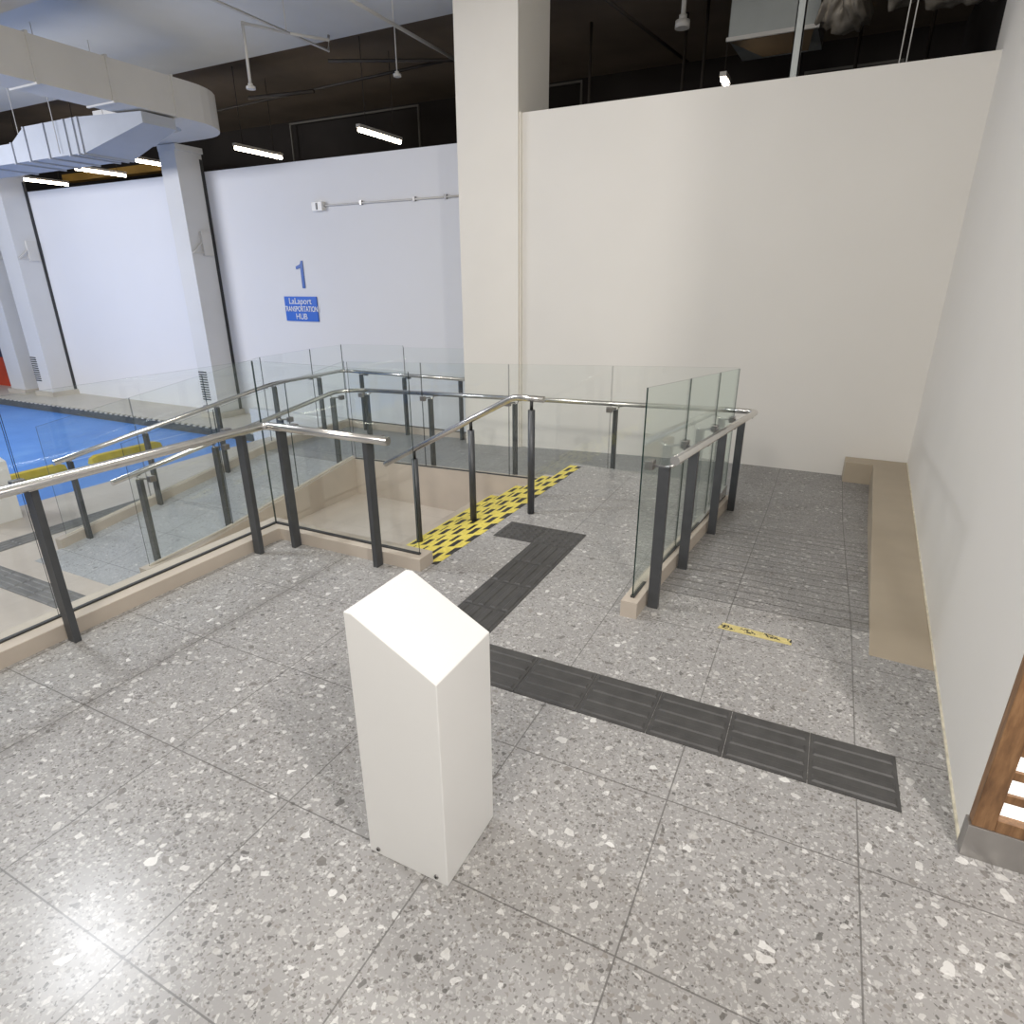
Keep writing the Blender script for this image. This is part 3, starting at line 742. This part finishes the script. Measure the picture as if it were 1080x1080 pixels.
# F: front railing round the near landing (two legs, one handrail)
t = thing('glass_railing', 'nearest glass railing at the front left around the landing, with L-shaped handrail', 'railing', (-3.3, 1.8, 0), 'glass railings around the ramp and stairs')
jf = [-1.75, -.45, .66, 1.28, 2.94]
for a, b in zip([-2.2, -.95, .25, 1.46], [-.95, .25, 1.46, 2.935]):
    pane(t, (-3.385, a), (-3.385, b), .078, .078, 1.235, 1.235); shoe(t, (-3.385, a), (-3.385, b), .088, .088)
pane(t, (-3.385, 2.935), (-2.13, 2.935), .078, .078, 1.235, 1.235); shoe(t, (-3.385, 2.935), (-2.13, 2.935), .088, .088)
for y in (-1.0, .2, 1.43, 2.63):
    post(t, (-3.235, y), 0, (0, 1), rail=(-3.20, y, .848), glass=(-3.385, y + .02), w=.062)
for x in (-3.09, -2.385):
    post(t, (x, 2.825), 0, (1, 0), rail=(x, 2.80, .848), glass=(x, 2.935), w=.062)
rail(t, [(-3.20, -2.2, .848), (-3.20, 2.80, .848), (-2.21, 2.80, .848)], r=.026, cr=.06)

# G: free-standing stair handrail
t = thing('stair_handrail', 'free-standing stair handrail on three round dark posts at the stair edge', 'handrail', (-2.0, 4.12, 0))
SY = 4.12
rp = [(-1.80, SY, .905), (-2.045, SY, .905), (-3.30, SY, .225)]
def srz(x): return .905 if x > -2.045 else .905 - (.68 / 1.255) * (-2.045 - x)
for x, z0 in ((-1.90, 0.), (-2.425, -.15), (-2.985, -.45)):
    top = srz(x) - .085
    bm = B(); tube(bm, [(x, SY, z0), (x, SY, top)], .027, 14); o = part('post', bm, M['post'], t)
    bm = B(); tube(bm, [(x, SY, top), (x, SY, srz(x) - .015)], .013, 10); part('rail_spindle', bm, M['black'], o)
bm = B(); tube(bm, corner_path(rp, .05), .024, 16); part('handrail', bm, M['steel'], t)

# ------------------------------------------------------------------ slatted timber light wall at the right edge
t = thing('slatted_light_panel', 'timber slatted panel with glowing white back and steel kickplate at the right edge', 'panel', (1.2, 1.95, 0))
X0, X1, Y0, Y1, H = .632, 2.1, 1.935, 1.985, 2.7
bm = B(); box(bm, X0-.008, X1, Y0, Y1, 0, .122); part('kickplate', bm, M['kick'], t, .002)
for a, b in ((X0, X0+.058), (X1-.06, X1)):
    bm = B(); box(bm, a, b, Y0+.005, Y1, .122, H); part('stile', bm, M['wood'], t, .003)
for a, b in ((.122, .165), (H-.05, H)):
    bm = B(); box(bm, X0+.058, X1-.06, Y0+.005, Y1, a, b); part('frame_rail', bm, M['wood'], t, .002)
bm = B(); box(bm, X0+.03, X1-.03, Y1-.012, Y1-.006, .15, H-.04); part('light_panel', bm, M['glow'], t, label='glowing white backing')
z = .225
while z < H - .08:
    bm = B(); box(bm, X0+.058, X1-.06, Y0+.022, Y1-.014, z, z+.030); part('slat', bm, M['wood'], t, .002); z += .088

bm = B(); prism(bm, [(xr(1.99)-.008, 1.99), (xr(1.99)+.002, 1.99), (xr(7.0)+.002, 7.0), (xr(7.0)-.007, 7.0)], .0, .009)
struct('trim_wall_caulk', bm, simple('yellowed_caulk', (.66, .61, .48), .6, var=.2, scale=20))
# ------------------------------------------------------------------ lights
def area(name, loc, target, size, power, col, sizey=None):
    l = bpy.data.lights.new(name, 'AREA'); l.energy = power; l.color = col; l.size = size
    if sizey: l.shape = 'RECTANGLE'; l.size_y = sizey
    else: l.shape = 'DISK'
    o = bpy.data.objects.new(name, l); C.objects.link(o); o.location = loc
    o.rotation_euler = (Vector(target) - Vector(loc)).to_track_quat('-Z', 'Y').to_euler(); return o
area('key_lamp', (-5.3, 1.75, 4.2), (-3.0, 1.75, 0), .42, 112, (.93, .96, 1.))
area('right_lamp', (1.45, .05, 3.3), (-1.0, 4.5, 0), .25, 95, (1., .95, .90))
area('front_fill', (-1.0, -2.2, 4.6), (-1.2, 4.0, .5), 1.4, 155, (1., .94, .86))  # unseen frontal fill, added behind the camera to even out the lighting
area('left_wall_fill', (-13.5, 1.2, 3.2), (-11.0, 8.5, .6), 3., 370, (.94, .95, 1.), .8)  # unseen fill, added below duct height to brighten the left wall
area('back_fill', (-2.4, 2.6, 4.7), (-3.0, 3.6, 0), 1.0, 50, (1., .95, .88))  # unseen overhead fill, added to lift the stairs and back area

w = bpy.data.worlds.new('world'); bpy.context.scene.world = w; w.use_nodes = True
bg = w.node_tree.nodes['Background']; bg.inputs['Color'].default_value = (.90, .93, 1., 1); bg.inputs['Strength'].default_value = .30

# ------------------------------------------------------------------ camera
yaw, pit, rol, fl = .46487, .36202, -.00508, 648.1
f = Vector((-math.sin(yaw)*math.cos(pit), math.cos(yaw)*math.cos(pit), -math.sin(pit)))
r = Vector((math.cos(yaw), math.sin(yaw), 0)); u = r.cross(f)
r2 = r*math.cos(rol) + u*math.sin(rol); u2 = -r*math.sin(rol) + u*math.cos(rol)
cam = bpy.data.cameras.new('camera'); co = bpy.data.objects.new('camera', cam); C.objects.link(co)
m = Matrix.Identity(4)
for i in range(3): m[i][0], m[i][1], m[i][2] = r2[i], u2[i], -f[i]
m.translation = Vector((0, 0, 1.728)); co.matrix_world = m
cam.sensor_width = 36; cam.lens = 36 * fl / 1080; cam.clip_start = .02; cam.clip_end = 100
sc = bpy.context.scene; sc.camera = co
sc.view_settings.view_transform = 'Standard'; sc.view_settings.look = 'None'; sc.view_settings.exposure = 0
try:
    sc.cycles.transparent_max_bounces = 24; sc.cycles.max_bounces = 8
except Exception: pass
